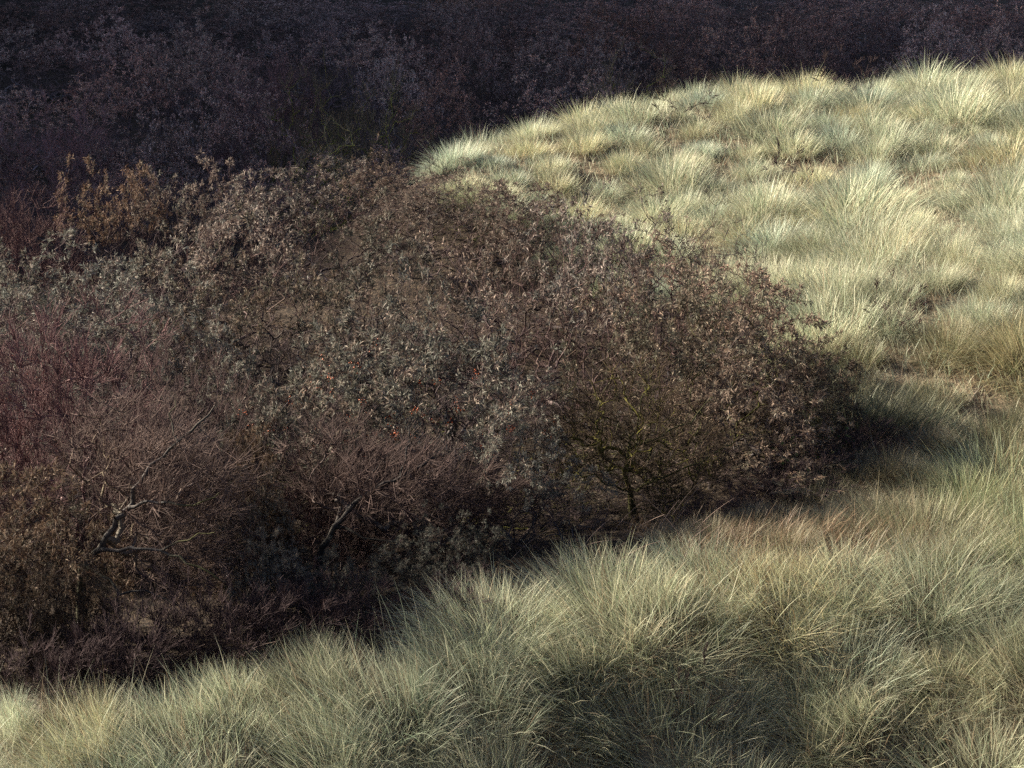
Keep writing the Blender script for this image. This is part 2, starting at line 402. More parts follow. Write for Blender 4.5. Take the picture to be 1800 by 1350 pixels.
for k, ids in zi.items():
    for rank, i in enumerate(ids):
        x, y = T[i]
        P = NEAR_T if y < 14.5 else (MID_T if y < 23 else FAR_T)
        live, dead = P[r.integers(len(P))]
        o = link(bpy.data.objects.new("marram_tussock", live))
        s = r.uniform(.8, 1.25) * (.78 + .17 * sstep(-3.5, .5, x) if y < 13 else r.choice([.75, .9, 1.05, 1.25]))
        o.location = (x, y, TZ[i])
        gxx = float(ground(x + .2, y) - ground(x - .2, y)) / .4; gyy = float(ground(x, y + .2) - ground(x, y - .2)) / .4
        o.rotation_euler = (math.atan(gyy) * .8, -math.atan(gxx) * .8, r.normal(0, .3)); o.scale = (s * r.uniform(.9, 1.35), s * r.uniform(.9, 1.2), s)
        gsh = r.normal(0, 1)
        c = np.array([1.0 + .04 * gsh, 1.0, .98 - .05 * gsh]) * r.uniform(.78, 1.12)
        if k >= 30: c = c * np.array([.80, .74, .64]) * r.uniform(.6, 1.0)      # darker tint stands in for the weaker light on this slope
        o.color = (*c, 1)
        d = link(bpy.data.objects.new("dead_thatch", dead), o); d.color = (*(c * r.uniform(.8, 1.1)), 1); d["kind"] = "stuff"
        lab, grp = zone_name(int(k)); lab = lab + ", " + ordinal(rank, len(ids))
        tag(o, lab, "grass tussock", grp)

# loose grass between the tussocks
def loose(name, label, xr, yr, dens, cond, L, width, kinds, segs=3, lean0=.25, seed=1, curve=(.2, 1.0), wind=.2):
    r = np.random.default_rng(seed)
    m = int((xr[1] - xr[0]) * (yr[1] - yr[0]) * dens)
    x = r.uniform(*xr, m); y = r.uniform(*yr, m)
    k = cond(x, y); x, y = x[k], y[k]
    z = ground(x, y); px, py = to_px(x, y, z + .3)
    k = (px > -60) & (px < 1860) & (py < 1560) & (py > -60); x, y, z = x[k], y[k], z[k]
    m = len(x)
    az, lean = lean_mix(r.uniform(0, 6.283, m), np.abs(r.normal(lean0, .22, m)), WIND, wind)
    w = np.interp(y, [9, 16, 24, 34], width)
    a = blades(r, np.stack([x, y, z - .02], -1), az, lean, r.uniform(*curve, m), r.uniform(*L, m), w * r.uniform(.7, 1.2, m), kinds(r, m), segs)
    v, f, c = join([a])
    o = link(bpy.data.objects.new(name, mesh_np(name, v, f, M_GRASS, c)))
    tag(o, label, "grass", kind="stuff"); return o
loose("loose_grass", "loose straw and green blades between the marram tussocks", (-4, 10.5), (9, 34.5), 430, is_grass, (.08, .30), [.0052, .008, .010, .012],
      lambda r, m: np.where(r.uniform(0, 1, m) < .3, 1.5, r.beta(1.2, 1, m)), 3, seed=21)
HOL_IN = lambda x, y: inside(HOLLOW, x, y) & ((x > .9 + .4 * vnoise(x * 2, y * 2, 5)) | (np.random.default_rng(3).uniform(0, 1, len(x)) < .09))
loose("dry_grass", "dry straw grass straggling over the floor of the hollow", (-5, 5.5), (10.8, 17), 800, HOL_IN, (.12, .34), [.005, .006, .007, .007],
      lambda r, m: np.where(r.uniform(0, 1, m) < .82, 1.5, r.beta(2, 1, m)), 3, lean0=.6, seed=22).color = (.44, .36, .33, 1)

def near_crest(x, y):
    yc = np.interp(x, [-3.2, -2, -1.3, -.1, .75, 1.5, 2.0, 2.6], [10.7, 10.95, 11.3, 11.8, 12.1, 12.3, 12.2, 12.2])
    return (np.abs(y - yc) < .32 + .1 * vnoise(x * 4, y * 4, 12)) & (x < 2.3)
loose("crest_wisps", "long thin grass wisps standing out along the near crest", (-3.8, 2.4), (10.2, 12.8), 150, near_crest, (.4, .62), [.0038, .005, .006, .006],
      lambda r, m: np.where(r.uniform(0, 1, m) < .25, 1.5, r.beta(1.4, 1, m)), 4, lean0=.3, seed=25, curve=(.15, .8), wind=.25)
_q = at(1490, 980, 12.9)
loose("dead_thatch_grass", "flattened tan dead grass over the sandy notch beside the near crest", (1.2, 4.2), (12.1, 14.2), 2600, lambda x, y: np.hypot((x - _q[0]) * .7, y - _q[1]) < .75 + .2 * vnoise(x * 3, y * 3, 6), (.12, .38), [.005, .006, .007, .007],
      lambda r, m: np.where(r.uniform(0, 1, m) < .75, 1.5, r.beta(2, 1, m)), 3, lean0=.95, seed=24, curve=(.3, .9), wind=.3).color = (.6, .5, .45, 1)
# ------------------------------------------------------------------ shrubs
def prisms(p0, p1, r0, r1, k, cols0, cols1):
    d = p1 - p0; d = d / np.maximum(np.linalg.norm(d, axis=1, keepdims=True), 1e-6)
    up = np.where(np.abs(d[:, 2:3]) > .9, np.array([[1., 0, 0]]), np.array([[0, 0, 1.]]))
    a = np.cross(d, up); a /= np.maximum(np.linalg.norm(a, axis=1, keepdims=True), 1e-6); b = np.cross(d, a)
    ang = np.arange(k) * 2 * math.pi / k
    ring = a[:, None] * np.cos(ang)[None, :, None] + b[:, None] * np.sin(ang)[None, :, None]
    v = np.concatenate([p0[:, None] + ring * r0[:, None, None], p1[:, None] + ring * r1[:, None, None]], 1)
    o = (np.arange(len(p0)) * 2 * k)[:, None]
    q = np.concatenate([o + np.array([i, (i + 1) % k, k + (i + 1) % k, k + i]) for i in range(k)])
    c = np.concatenate([np.repeat(cols0[:, None], k, 1), np.repeat(cols1[:, None], k, 1)], 1)
    return v.reshape(-1, 3), q, c.reshape(-1, 3)
def stack(parts):
    vs, qs, cs = [], [], []; off = 0
    for v, q, c in parts:
        vs.append(v); qs.append(q + off); cs.append(c); off += len(v)
    return np.concatenate(vs), np.concatenate(qs), np.concatenate(cs)

def grow(r, R, H, nT, stems=6, inner=.45, spread=1.0, crook=.06, skirt=.1, seeds=None):
    """skeleton of a dome-shaped shrub: nodes, parent index, tip indices"""
    P = [np.array([0, 0, -.1])]; par = [-1]
    if seeds is None:
        for s in range(stems):
            a = 6.283 * (s + r.uniform(-.3, .3)) / stems; e = r.uniform(.25, .6)
            end = np.array([math.cos(a) * R * e * spread, math.sin(a) * R * e * spread, H * r.uniform(.3, .6)])
            prev = 0; c0 = P[0] + np.array([math.cos(a), math.sin(a), 0]) * r.uniform(.03, .15)
            for t in np.linspace(.2, 1, 6):
                q = c0 + (end - c0) * np.array([t, t, t ** .8]) + r.normal(0, crook, 3) * np.array([1, 1, .5])
                P.append(q); par.append(prev); prev = len(P) - 1
    else:
        for path, pidx in seeds:
            prev = pidx
            for q in path: P.append(np.array(q, float)); par.append(prev); prev = len(P) - 1
    cz = r.uniform(-.05, 1, nT); ph = r.uniform(0, 6.283, nT)
    lump = 1 + .22 * np.sin(2 * ph + r.uniform(0, 6) + 3 * cz) + .18 * np.sin(5 * ph + 5 * cz + r.uniform(0, 6)) + .08 * np.sin(9 * ph - 6 * cz)
    sr = np.sqrt(1 - np.clip(cz, 0, 1) ** 2)
    rad = np.where(r.uniform(0, 1, nT) < .8, r.uniform(.86, 1.0, nT), r.uniform(inner, .9, nT)) * lump
    tg = np.stack([R * sr * np.cos(ph) * rad, R * sr * np.sin(ph) * rad, H * np.clip(skirt + (1 - skirt) * cz * rad, .04, None)], -1)
    order = np.argsort(np.linalg.norm(tg * np.array([1, 1, 1.2]), axis=1))
    tips = []
    Pa = np.zeros((len(P) + nT * 3, 3)); Pa[:len(P)] = P; cnt = len(P)
    for i in order:
        t = tg[i]
        dd = Pa[:cnt] - t
        dist = np.linalg.norm(dd, axis=1) + .5 * np.maximum(Pa[:cnt, 2] - t[2], 0)
        dist[0] += .6
        j = int(np.argmin(dist)); p = Pa[j].copy()
        L_ = np.linalg.norm(t - p); prev = j
        bend = r.normal(0, .09, 3) * L_; bend[2] += .10 * L_
        for s in (.35, .7, 1.0):
            q = p + (t - p) * s + bend * (4 * s * (1 - s))
            Pa[cnt] = q; par.append(prev); prev = cnt; cnt += 1
        tips.append(prev)
    return Pa[:cnt], np.array(par), np.array(tips)
def thickness(P, par, r0, power=.5, rmax=.07):
    nch = np.zeros(len(P)); hasch = np.zeros(len(P), bool); hasch[par[par >= 0]] = True
    nch[~hasch] = 1
    for i in range(len(P) - 1, 0, -1): nch[par[i]] += nch[i]
    return np.minimum(r0 * np.maximum(nch, 1) ** power, rmax)
BARK_GREY = np.array([.075, .068, .07]); TWIG = np.array([.062, .044, .045]); MOSS = np.array([.085, .082, .020])
def wood_mesh(r, P, par, rad, tw0, tw1, twr, moss=.15, name="branches"):
    i = np.arange(1, len(P)); p0 = P[par[i]]; p1 = P[i]; r1 = rad[i]; r0 = np.minimum(rad[par[i]], r1 * 1.6)
    f = sstep(.004, .02, r1)[:, None]
    c = TWIG + (BARK_GREY - TWIG) * f
    mm = sstep(.35, .8, .5 + .5 * vnoise(p1[:, 0] * 3 + p1[:, 2], p1[:, 1] * 3, 2) + moss - .3)[:, None] * np.where(r1 > .003, 1, .5)[:, None]
    c = c + (MOSS - c) * mm
    c = c * r.uniform(.8, 1.2, (len(c), 1))
    thick = r1 > .012
    parts = []
    if thick.any(): parts.append(prisms(p0[thick], p1[thick], r0[thick], r1[thick], 6, c[thick], c[thick]))
    parts.append(prisms(p0[~thick], p1[~thick], r0[~thick], r1[~thick], 3, c[~thick], c[~thick]))
    if len(tw0):
        tc = TWIG * r.uniform(.7, 1.4, (len(tw0), 1))
        parts.append(prisms(tw0, tw1, np.full(len(tw0), twr), np.full(len(tw0), twr * .5), 3, tc, tc))
    v, q, c = stack(parts)
    return mesh_np(name, v, q, M_BARK, c)
SILVER = np.array([.150, .146, .126]); OLIVE = np.array([.050, .050, .036]); RUSSET = np.array([.085, .060, .050]); PALE = np.array([.29, .245, .205])
def leaf_mesh(r, tips, dirs, nl, L, W, brown):
    n = len(tips)
    d = dirs[:, None] + r.normal(0, .75, (n, nl, 3)); d /= np.linalg.norm(d, axis=2, keepdims=True)
    d[..., 2] -= .12; d /= np.linalg.norm(d, axis=2, keepdims=True)
    b = tips[:, None] - dirs[:, None] * r.uniform(0, .05, (n, nl, 1))
    b = np.broadcast_to(b, (n, nl, 3)).reshape(-1, 3); d = d.reshape(-1, 3); m = len(b)
    ln = L * r.uniform(.6, 1.15, (m, 1)); w = W * r.uniform(.8, 1.2, (m, 1))
    rv = r.normal(0, 1, (m, 3)); s = np.cross(d, rv); s /= np.maximum(np.linalg.norm(s, axis=1, keepdims=True), 1e-6)
    nrm = np.cross(s, d); nrm *= np.sign(nrm[:, 2:3] + 1e-6)
    mid = b + d * ln * .45 + nrm * ln * .07
    tip = b + d * ln - np.array([0, 0, 1.]) * ln * r.uniform(0, .25, (m, 1))
    v = np.stack([b, mid - s * w * .5, mid + s * w * .5, tip], 1).reshape(-1, 3)
    o = (np.arange(m) * 4)[:, None]
    tri = np.concatenate([o + np.array([0, 1, 2]), o + np.array([1, 3, 2])])
    k = r.uniform(0, 1, (n, 1)); k = np.clip(k + r.normal(0, .18, (n, nl)), 0, 1).reshape(-1, 1)
    c = np.where(k < brown, RUSSET + (PALE - RUSSET) * (k / max(brown, .01)) ** 1.5, OLIVE + (SILVER - OLIVE) * np.clip((k - brown) / max(1 - brown, .01), 0, 1) ** .7)
    c = c * r.uniform(.7, 1.25, (m, 1))
    return mesh_np("foliage", v, tri, M_LEAF, np.repeat(c, 4, 0))
ICO = None
def berry_mesh(r, pts):
    # eight-sided beads
    base = np.array([[1,0,0],[-1,0,0],[0,1,0],[0,-1,0],[0,0,1],[0,0,-1]], float)
    f = np.array([[0,2,4],[2,1,4],[1,3,4],[3,0,4],[2,0,5],[1,2,5],[3,1,5],[0,3,5]])
    v = (pts[:, None] + base[None] * r.uniform(.006, .010, (len(pts), 1, 1))).reshape(-1, 3)
    q = (np.arange(len(pts))[:, None, None] * 6 + f[None]).reshape(-1, 3)
    c = np.array([.42, .095, .025]) * r.uniform(.7, 1.2, (len(pts), 1))
    return mesh_np("berries", v, q, M_BERRY, np.repeat(c, 6, 0), smooth=True)

def side_twigs(r, P, par, tips, per, L, up=.3, outw=.5):
    """short twigs round each branch tip: start, end, direction"""
    d = P[tips] - P[par[tips]]; d /= np.maximum(np.linalg.norm(d, axis=1, keepdims=True), 1e-6)
    out = P[tips].copy(); out[:, 2] *= .6; out /= np.maximum(np.linalg.norm(out, axis=1, keepdims=True), 1e-6)
    t = np.repeat(np.arange(len(tips)), per)
    back_ = r.uniform(0, .9, (len(t), 1))
    s = P[tips][t] * (1 - back_) + P[par[tips]][t] * back_
    dd = d[t] * .6 + out[t] * outw + np.array([0, 0, up]) + r.normal(0, .45, (len(t), 3))
    dd /= np.linalg.norm(dd, axis=1, keepdims=True)
    return s, s + dd * (L * r.uniform(.5, 1.2, (len(t), 1))), dd
def leafy_proto(seed, R=1.15, H=1.65, nT=380, brown=.45, per=6, nl=10, berries=0, L=.074, leaf_min=.68, moss=.15):
    r = np.random.default_rng(seed)
    P, par, tips = grow(r, R, H, nT)
    rad = thickness(P, par, .0028, .52, .05)
    s, e, d = side_twigs(r, P, par, tips, per, .15)
    wood = wood_mesh(r, P, par, rad, s, e, .0022, moss)
    # leaves sit on the outer and upper twigs only, in bunches
    lim = leaf_min * H * (1 + .5 * vnoise(e[:, 0] * 3, e[:, 1] * 3, seed))
    shell = np.sqrt((e[:, 0] / R) ** 2 + (e[:, 1] / R) ** 2 + (e[:, 2] / H) ** 2)
    k = (e[:, 2] > lim) & (shell > .62) & (vnoise(e[:, 0] * 5 + e[:, 2] * 4, e[:, 1] * 5 - e[:, 2] * 3, seed + 1) > -.45)
    lv = leaf_mesh(r, e[k], d[k], nl, L, .0125, brown)
    parts = [("branches", wood), ("foliage", lv)]
    if berries:
        kk = np.where((s[:, 2] > leaf_min * H * .8) & (s[:, 2] < leaf_min * H + .45 * H))[0]
        cl = r.choice(kk, berries // 8)
        low = s[cl]; pts = np.repeat(low, 8, 0) + r.normal(0, .022, (len(low) * 8, 3))
        parts.append(("berries", berry_mesh(r, pts)))
    return parts, R, H
def bare_proto(seed, R=1.15, H=1.65, nT=360, per=11, L=.26, up=.7, moss=0.05, twr=.0026, crook=.06):
    r = np.random.default_rng(seed)
    P, par, tips = grow(r, R, H, nT, crook=crook)
    rad = thickness(P, par, .003, .5, .05)
    s, e, d = side_twigs(r, P, par, tips, per, L, up, .5)
    # forked ends
    k = r.integers(0, len(s), len(s)); s2 = s[k] + (e[k] - s[k]) * r.uniform(.3, .8, (len(k), 1))
    d2 = d[k] + r.normal(0, .4, (len(k), 3)); d2 /= np.linalg.norm(d2, axis=1, keepdims=True)
    s = np.r_[s, s2]; e = np.r_[e, s2 + d2 * L * .5 * r.uniform(.5, 1.2, (len(k), 1))]
    wood = wood_mesh(r, P, par, rad, s, e, twr, moss)
    return [("branches", wood)], R, H
PROTO = {
 'silver': [leafy_proto(400 + i, brown=.30) for i in range(3)],
 'brown': [leafy_proto(410 + i, brown=.72) for i in range(3)],
 'mixed': [leafy_proto(420 + i, brown=.5) for i in range(2)],
 'berry': [leafy_proto(430 + i, brown=.5, berries=200) for i in range(2)],
 'far': [leafy_proto(510 + i, brown=.55, L=.045, nl=8, per=7, nT=400, leaf_min=.6) for i in range(4)],
 'dun': [bare_proto(455 + i) for i in range(2)],
 'sparse': [leafy_proto(440 + i, brown=.65, per=4, nl=5, nT=300) for i in range(2)],
 'full_brown': [leafy_proto(500 + i, brown=.75, leaf_min=.04, L=.10) for i in range(2)],
 'full_tan': [leafy_proto(506, brown=.85, leaf_min=.2, L=.085)],
 'full_mixed': [leafy_proto(503, brown=.5, leaf_min=.04, L=.095)],
 'full_silver': [leafy_proto(504, brown=.25, leaf_min=.05, L=.095, nT=200)],
 'arch_silver': [leafy_proto(480 + i, brown=.3, leaf_min=.72) for i in range(2)],
 'arch_berry': [leafy_proto(484 + i, brown=.42, leaf_min=.7, berries=320) for i in range(2)],
 'arch_brown': [leafy_proto(488 + i, brown=.7, leaf_min=.68) for i in range(2)],
 'arch_moss': [leafy_proto(490 + i, brown=.45, leaf_min=.74, moss=.4, nl=7) for i in range(2)],
 'pink': [bare_proto(450 + i) for i in range(2)],
 'moss': [bare_proto(460 + i, per=5, L=.22, up=.3, moss=.55, crook=.12, nT=300) for i in range(2)],
 'dark': [bare_proto(470 + i, per=4, L=.16, up=.4, moss=0.0, nT=260) for i in range(1)],
}
LOOK = {'silver': "silvery grey-green leafy shrub", 'brown': "rusty brown leafy shrub", 'mixed': "grey-brown leafy shrub", 'berry': "leafy shrub dotted with orange berries",
        'sparse': "thinly leaved brown shrub", 'dun': "leafless dun twiggy shrub", 'pink': "leafless pinkish-brown twiggy shrub", 'moss': "bare shrub with olive mossy branches", 'dark': "dark leafless shrub",
        'orange': "pale orange leaved shrub", 'full_brown': "drooping bronze-leaved bush", 'full_tan': "rounded pinkish-tan leafy bush", 'full_mixed': "dusty grey-brown leaved bush", 'full_silver': "low silver-leaved shoots", 'arch_silver': "arching silver-leaved shrub bare underneath", 'arch_berry': "arching shrub with orange berries under its leaves", 'arch_brown': "arching brown-leaved shrub bare underneath", 'arch_moss': "leafy-topped shrub with mossy olive lower branches"}
TINT = {'silver': (1, 1, 1), 'brown': (1.0, .91, .88), 'mixed': (1, .97, .92), 'berry': (1, .98, .95), 'sparse': (.95, .85, .82), 'orange': (.85, .74, .68), 'full_brown': (.62, .54, .47), 'full_tan': (1.3, 1.2, 1.12), 'full_mixed': (.85, .8, .75), 'full_silver': (.8, .82, .8), 'arch_silver': (1.15, 1.12, 1.08), 'arch_berry': (1.15, 1.1, 1.04), 'arch_brown': (1, .92, .88), 'arch_moss': (.95, .93, .85)}
WTINT = {'pink': (1.7, 1.32, 1.28), 'dun': (1.1, .95, .88), 'arch_moss': (.75, .78, .55), 'moss': (.72, .75, .45), 'dark': (.7, .65, .7), 'brown': (1.1, .9, .85)}
rs = np.random.default_rng(77)
counter = {}
def shrub(px, py, Y, width, kind, label, group, hmin=.5, low=False):
    src = 'brown' if kind == 'orange' else kind
    if Y > 29 and src in ('mixed', 'brown', 'silver', 'sparse'): src = 'far'
    lst = PROTO[src]; counter[src] = counter.get(src, 0) + 1
    parts, R, H = lst[counter[src] % len(lst)]
    p = at(px, py, Y); z = float(ground(p[0], p[1])); h = max(p[2] - z, hmin)
    o = link(bpy.data.objects.new("shrub", None)); o.empty_display_size = .2
    o.location = (p[0], p[1], z); o.rotation_euler = (0, 0, rs.uniform(0, 6.283))
    sx = width / 2 / R * (.85 if Y > 29 else (1 if low else (1.0 if kind.startswith('arch') else .84)))
    h *= rs.uniform(.85, 1.15) if Y > 29 else (rs.uniform(.42, .62) if low else (1.12 if kind.startswith('arch') else rs.uniform(.9, 1.16)))
    o.scale = (sx * rs.uniform(.92, 1.08), sx * rs.uniform(.92, 1.08), h / (H * 1.06))
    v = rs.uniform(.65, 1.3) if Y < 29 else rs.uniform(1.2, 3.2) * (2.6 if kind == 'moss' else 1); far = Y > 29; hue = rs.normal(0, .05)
    for nm, me in parts:
        c = link(bpy.data.objects.new(nm, me), o)
        if nm == "foliage":
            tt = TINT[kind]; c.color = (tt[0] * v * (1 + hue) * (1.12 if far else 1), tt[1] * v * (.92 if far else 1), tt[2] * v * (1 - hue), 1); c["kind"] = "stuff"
        elif nm == "branches":
            tt = WTINT.get(kind, (1, .95, .95)); c.color = (tt[0] * v, tt[1] * v, tt[2] * v, 1)
        else: c.color = (1, 1, 1, 1); c["kind"] = "stuff"
    return tag(o, label, "shrub", group)
def rank_row(phrase, group, items, low=False):
    items = sorted(items, key=lambda a: a[0])
    for i, (px, py, Y, w, k) in enumerate(items):
        shrub(px, py, Y, w, k, "%s, %s %s" % (LOOK[k], ordinal(i, len(items)), phrase), group, low=low)
G1 = "shrubs of the thicket in the hollow"; G2 = "shrubs of the shaded far scrub"
# the crowns that stand out, then the lower and barer shrubs that fill the gaps between them
rank_row("among the thicket's back crowns", G1, [
 (40,362,24.0,2.3,'pink'),(195,300,25.8,2.0,'orange'),(325,312,26.2,2.1,'brown'),(545,296,25.6,2.7,'brown'),(660,285,26.6,1.6,'sparse'),(742,262,25.6,1.5,'dark'),(690,300,26.0,1.8,'brown'),(800,300,25.0,1.8,'sparse'),(890,330,23.8,2.4,'brown'),(1010,368,22.8,2.0,'sparse'),(740,340,24.2,2.2,'brown')])
rank_row("among the thicket's middle crowns", G1, [
 (420,378,22.2,2.6,'brown'),(190,455,20.6,2.6,'silver'),(10,500,20.0,2.2,'silver'),(300,430,21.8,1.7,'mixed'),(650,385,21.2,2.4,'silver'),(900,380,21.3,2.3,'brown'),(1100,405,20.8,2.2,'sparse'),(1260,398,20.0,1.9,'dark'),(1185,420,20.2,1.7,'sparse')])
rank_row("among the thicket's nearer crowns", G1, [
 (140,552,18.0,2.3,'mixed'),(-20,590,17.4,1.9,'berry'),(320,560,17.4,1.9,'silver'),(470,505,18.2,2.1,'mixed'),(800,462,18.6,2.2,'sparse'),(1020,450,18.8,2.4,'brown'),(1220,490,17.8,2.3,'brown'),(1340,555,16.8,1.6,'brown'),(1430,625,16.2,1.2,'full_mixed')])
rank_row("among the thicket's front crowns", G1, [
 (110,600,15.6,2.6,'pink'),(-30,660,15.0,1.7,'pink'),(310,672,14.6,1.6,'dun'),(455,700,15.0,1.3,'silver'),(630,655,14.7,2.1,'arch_berry'),(750,585,15.5,2.1,'arch_silver'),(800,690,14.4,1.8,'arch_berry'),(900,765,13.9,1.3,'arch_silver'),(995,838,13.6,1.0,'silver'),(1150,565,15.9,1.7,'arch_moss'),(1265,560,16.0,1.9,'arch_moss'),(1320,605,15.6,1.8,'full_tan'),(985,740,15.4,1.3,'moss')])
rank_row("at the thicket's foot", G1, [
 (40,860,12.7,1.4,'full_brown'),(-30,980,12.2,1.1,'full_brown'),(110,1030,12.1,.7,'full_brown'),(425,765,13.5,1.0,'full_brown'),(450,850,13.1,.8,'full_mixed'),(480,960,12.6,.65,'full_mixed'),(590,985,12.5,.6,'full_silver'),(700,975,12.6,.8,'full_silver'),(800,965,12.7,.8,'full_silver'),(1180,835,14.5,.9,'moss'),(560,790,14.0,1.3,'dun')])
fill_kinds = ['dark', 'sparse', 'sparse', 'dark', 'moss', 'mixed']
fills_ = []
for j, (Y, py0, x0, x1, st_) in enumerate([(24.8, 385, -40, 960, 150), (22.0, 455, -40, 1240, 150), (19.2, 565, -30, 1330, 150), (17.0, 640, -30, 1430, 150), (15.2, 730, 0, 1360, 150)]):
    for q_ in np.arange(x0, x1, st_):
        fills_.append((q_ + rs.uniform(-30, 30), py0 + 25 + rs.uniform(-15, 30), Y + rs.uniform(-.4, .4), rs.uniform(1.9, 2.3) * (.85 if Y < 18 else 1), fill_kinds[rs.integers(6)]))
rank_row("in the low growth between crowns", G1, fills_, True)
rank_row("just behind the thicket", G2, [
 (-20,330,30,3.0,'mixed'),(110,325,29.5,2.8,'dark'),(250,300,30.5,2.8,'sparse'),(390,295,30.5,2.8,'mixed'),(480,300,30,2.4,'sparse'),(20,270,32.5,3,'sparse'),(575,255,32,2.6,'moss'),(640,265,32.0,2.2,'mixed'),(720,235,33.5,2.4,'dark')])
rank_row("in the second far row", G2, [
 (-30,240,35.5,3.2,'mixed'),(100,225,35.5,3.2,'pink'),(230,215,35.5,3.0,'mixed'),(340,185,36,3.0,'mixed'),(440,175,36,3.2,'sparse'),(540,175,36,2.6,'moss'),(610,150,36.5,2.2,'moss'),(690,140,36.5,2.4,'moss'),(780,150,36.8,2.8,'sparse'),(880,140,38,3.0,'dark'),(990,130,38.5,3.0,'mixed'),(1100,120,39,3.0,'moss')])
rank_row("in the third far row", G2, [
 (-20,165,42,3.4,'mixed'),(110,150,42,3.4,'mixed'),(240,125,42.5,3.4,'sparse'),(350,100,43,3.2,'mixed'),(470,120,42,3.2,'pink'),(590,110,42.5,3.0,'dark'),(700,100,43,3.2,'mixed'),(820,85,43.5,3.2,'sparse'),(940,75,44,3.4,'mixed'),(1060,70,44,3.4,'mixed'),(1180,60,44.5,3.4,'sparse'),(1300,58,45,3.4,'mixed'),(1420,55,45,3.4,'sparse'),(1540,65,44,3.2,'dark'),(1650,50,45,3.4,'mixed'),(1770,40,45,3.4,'mixed')])
rank_row("in the fourth far row", G2, [
 (-20 + 112 * i, 62 + 14 * math.sin(i * 2.3) - (22 if i > 9 else 0), 50 + 1.2 * math.sin(i * 1.7), 3.8, ['mixed','sparse','brown','mixed','sparse','sparse'][i % 6]) for i in range(17)])
rank_row("in the fifth far row", G2, [
 (-40 + 105 * i, 20 + 12 * math.sin(i * 1.9 + 1) - (12 if i > 10 else 0), 57 + 1.5 * math.sin(i * 2.7), 4.2, ['mixed','sparse','sparse','mixed','brown'][i % 5]) for i in range(18)])
rank_row("in the farthest row", G2, [
 (-60 + 108 * i, -14 + 10 * math.sin(i * 2.1), 65 + 1.5 * math.sin(i * 2.9), 4.8, ['mixed','brown','sparse','sparse'][i % 4]) for i in range(18)])

# ------------------------------------------------------------------ traced bare trees in front of the thicket
def bare_tree(name, label, cat, base, paths, fills, seed, twig_n=10, twig_L=.2, twr=.0024, moss=.3, tint=(1, 1, 1), r0=.0028, bark=1.0):
    r = np.random.default_rng(seed)
    b = at(*base); bz = float(ground(b[0], b[1])); org = np.array([b[0], b[1], bz])
    P = [np.array([0, 0, -.12])]; par = [-1]; rmin = [.06]
    for pts, ra, rb in paths:
        w = np.array([at(*p) for p in pts]) - org
        j = int(np.argmin([np.linalg.norm(q - w[0]) for q in P]))
        prev = j; fine = []
        for a_, c_ in zip(w[:-1], w[1:]):
            for t in (.34, .67, 1.0): fine.append(a_ + (c_ - a_) * t)
        m = len(fine)
        for i, q in enumerate(fine):
            P.append(q + r.normal(0, .009, 3)); par.append(prev); prev = len(P) - 1; rmin.append((ra + (rb - ra) * i / max(m - 1, 1)) * .5 * r.uniform(.9, 1.1))
    tg = []
    for px, py, Y, rx, ry, dY, m in fills:
        q = r.normal(0, 1, (m * 2, 3)); q /= np.linalg.norm(q, axis=1, keepdims=True); q *= r.uniform(.15, 1, (m * 2, 1)) ** .5
        for u_ in q[:m]:
            tg.append(at(px + rx * u_[0], py + ry * u_[1], Y + dY * u_[2]) - org)
    tg = np.array(tg); tg = tg[tg[:, 2] > .03]
    root = P[min(3, len(P) - 1)]
    tg = tg[np.argsort(np.linalg.norm(tg - root, axis=1))]
    n0 = len(P); Pa = np.zeros((n0 + 3 * len(tg), 3)); Pa[:n0] = P; cnt = n0; tips = []
    for t in tg:
        d = np.linalg.norm(Pa[:cnt] - t, axis=1) + .3 * np.maximum(np.linalg.norm(Pa[:cnt] - root, axis=1) - np.linalg.norm(t - root), 0)
        d[:2] += .5
        j = int(np.argmin(d)); p = Pa[j].copy(); L_ = np.linalg.norm(t - p); bend = r.normal(0, .11, 3) * L_; prev = j
        for s_ in (.33, .67, 1.0):
            Pa[cnt] = p + (t - p) * s_ + bend * 4 * s_ * (1 - s_); par.append(prev); prev = cnt; cnt += 1
        tips.append(prev)
    Pa = Pa[:cnt]; par_ = np.array(par); tips = np.array(tips)
    rad = thickness(Pa, par_, r0, .45, .03); rad[:n0] = np.maximum(rad[:n0] * .6, rmin)
    s_, e_, d_ = side_twigs(r, Pa, par_, tips, twig_n, twig_L, .15, .3)
    me = wood_mesh(r, Pa, par_, rad, s_, e_, twr, moss, "twigs")
    o = link(bpy.data.objects.new(name, None)); o.location = org; o.empty_display_size = .2
    i = np.arange(1, n0); p0 = Pa[par_[i]]; p1 = Pa[i]
    cc = (BARK_GREY * bark) * r.uniform(.8, 1.25, (len(i), 1)); mk = sstep(.4, .75, .5 + .5 * vnoise(p1[:, 0] * 4, p1[:, 2] * 4, seed) + moss * .4)[:, None]
    cc = cc + (MOSS * .9 - cc) * mk * .7
    v, q, c = prisms(p0, p1, rad[par_[i]], rad[i] * .98, 8, cc, cc)
    tm = mesh_np("trunk", v, q, M_BARK, c, smooth=True)
    a_ = link(bpy.data.objects.new("trunk", tm), o); a_.color = (*tint, 1)
    b_ = link(bpy.data.objects.new("twigs", me), o); b_.color = (tint[0] * 1.5, tint[1] * 1.42, tint[2] * 1.2, 1); b_["kind"] = "stuff"
    return tag(o, label, cat)
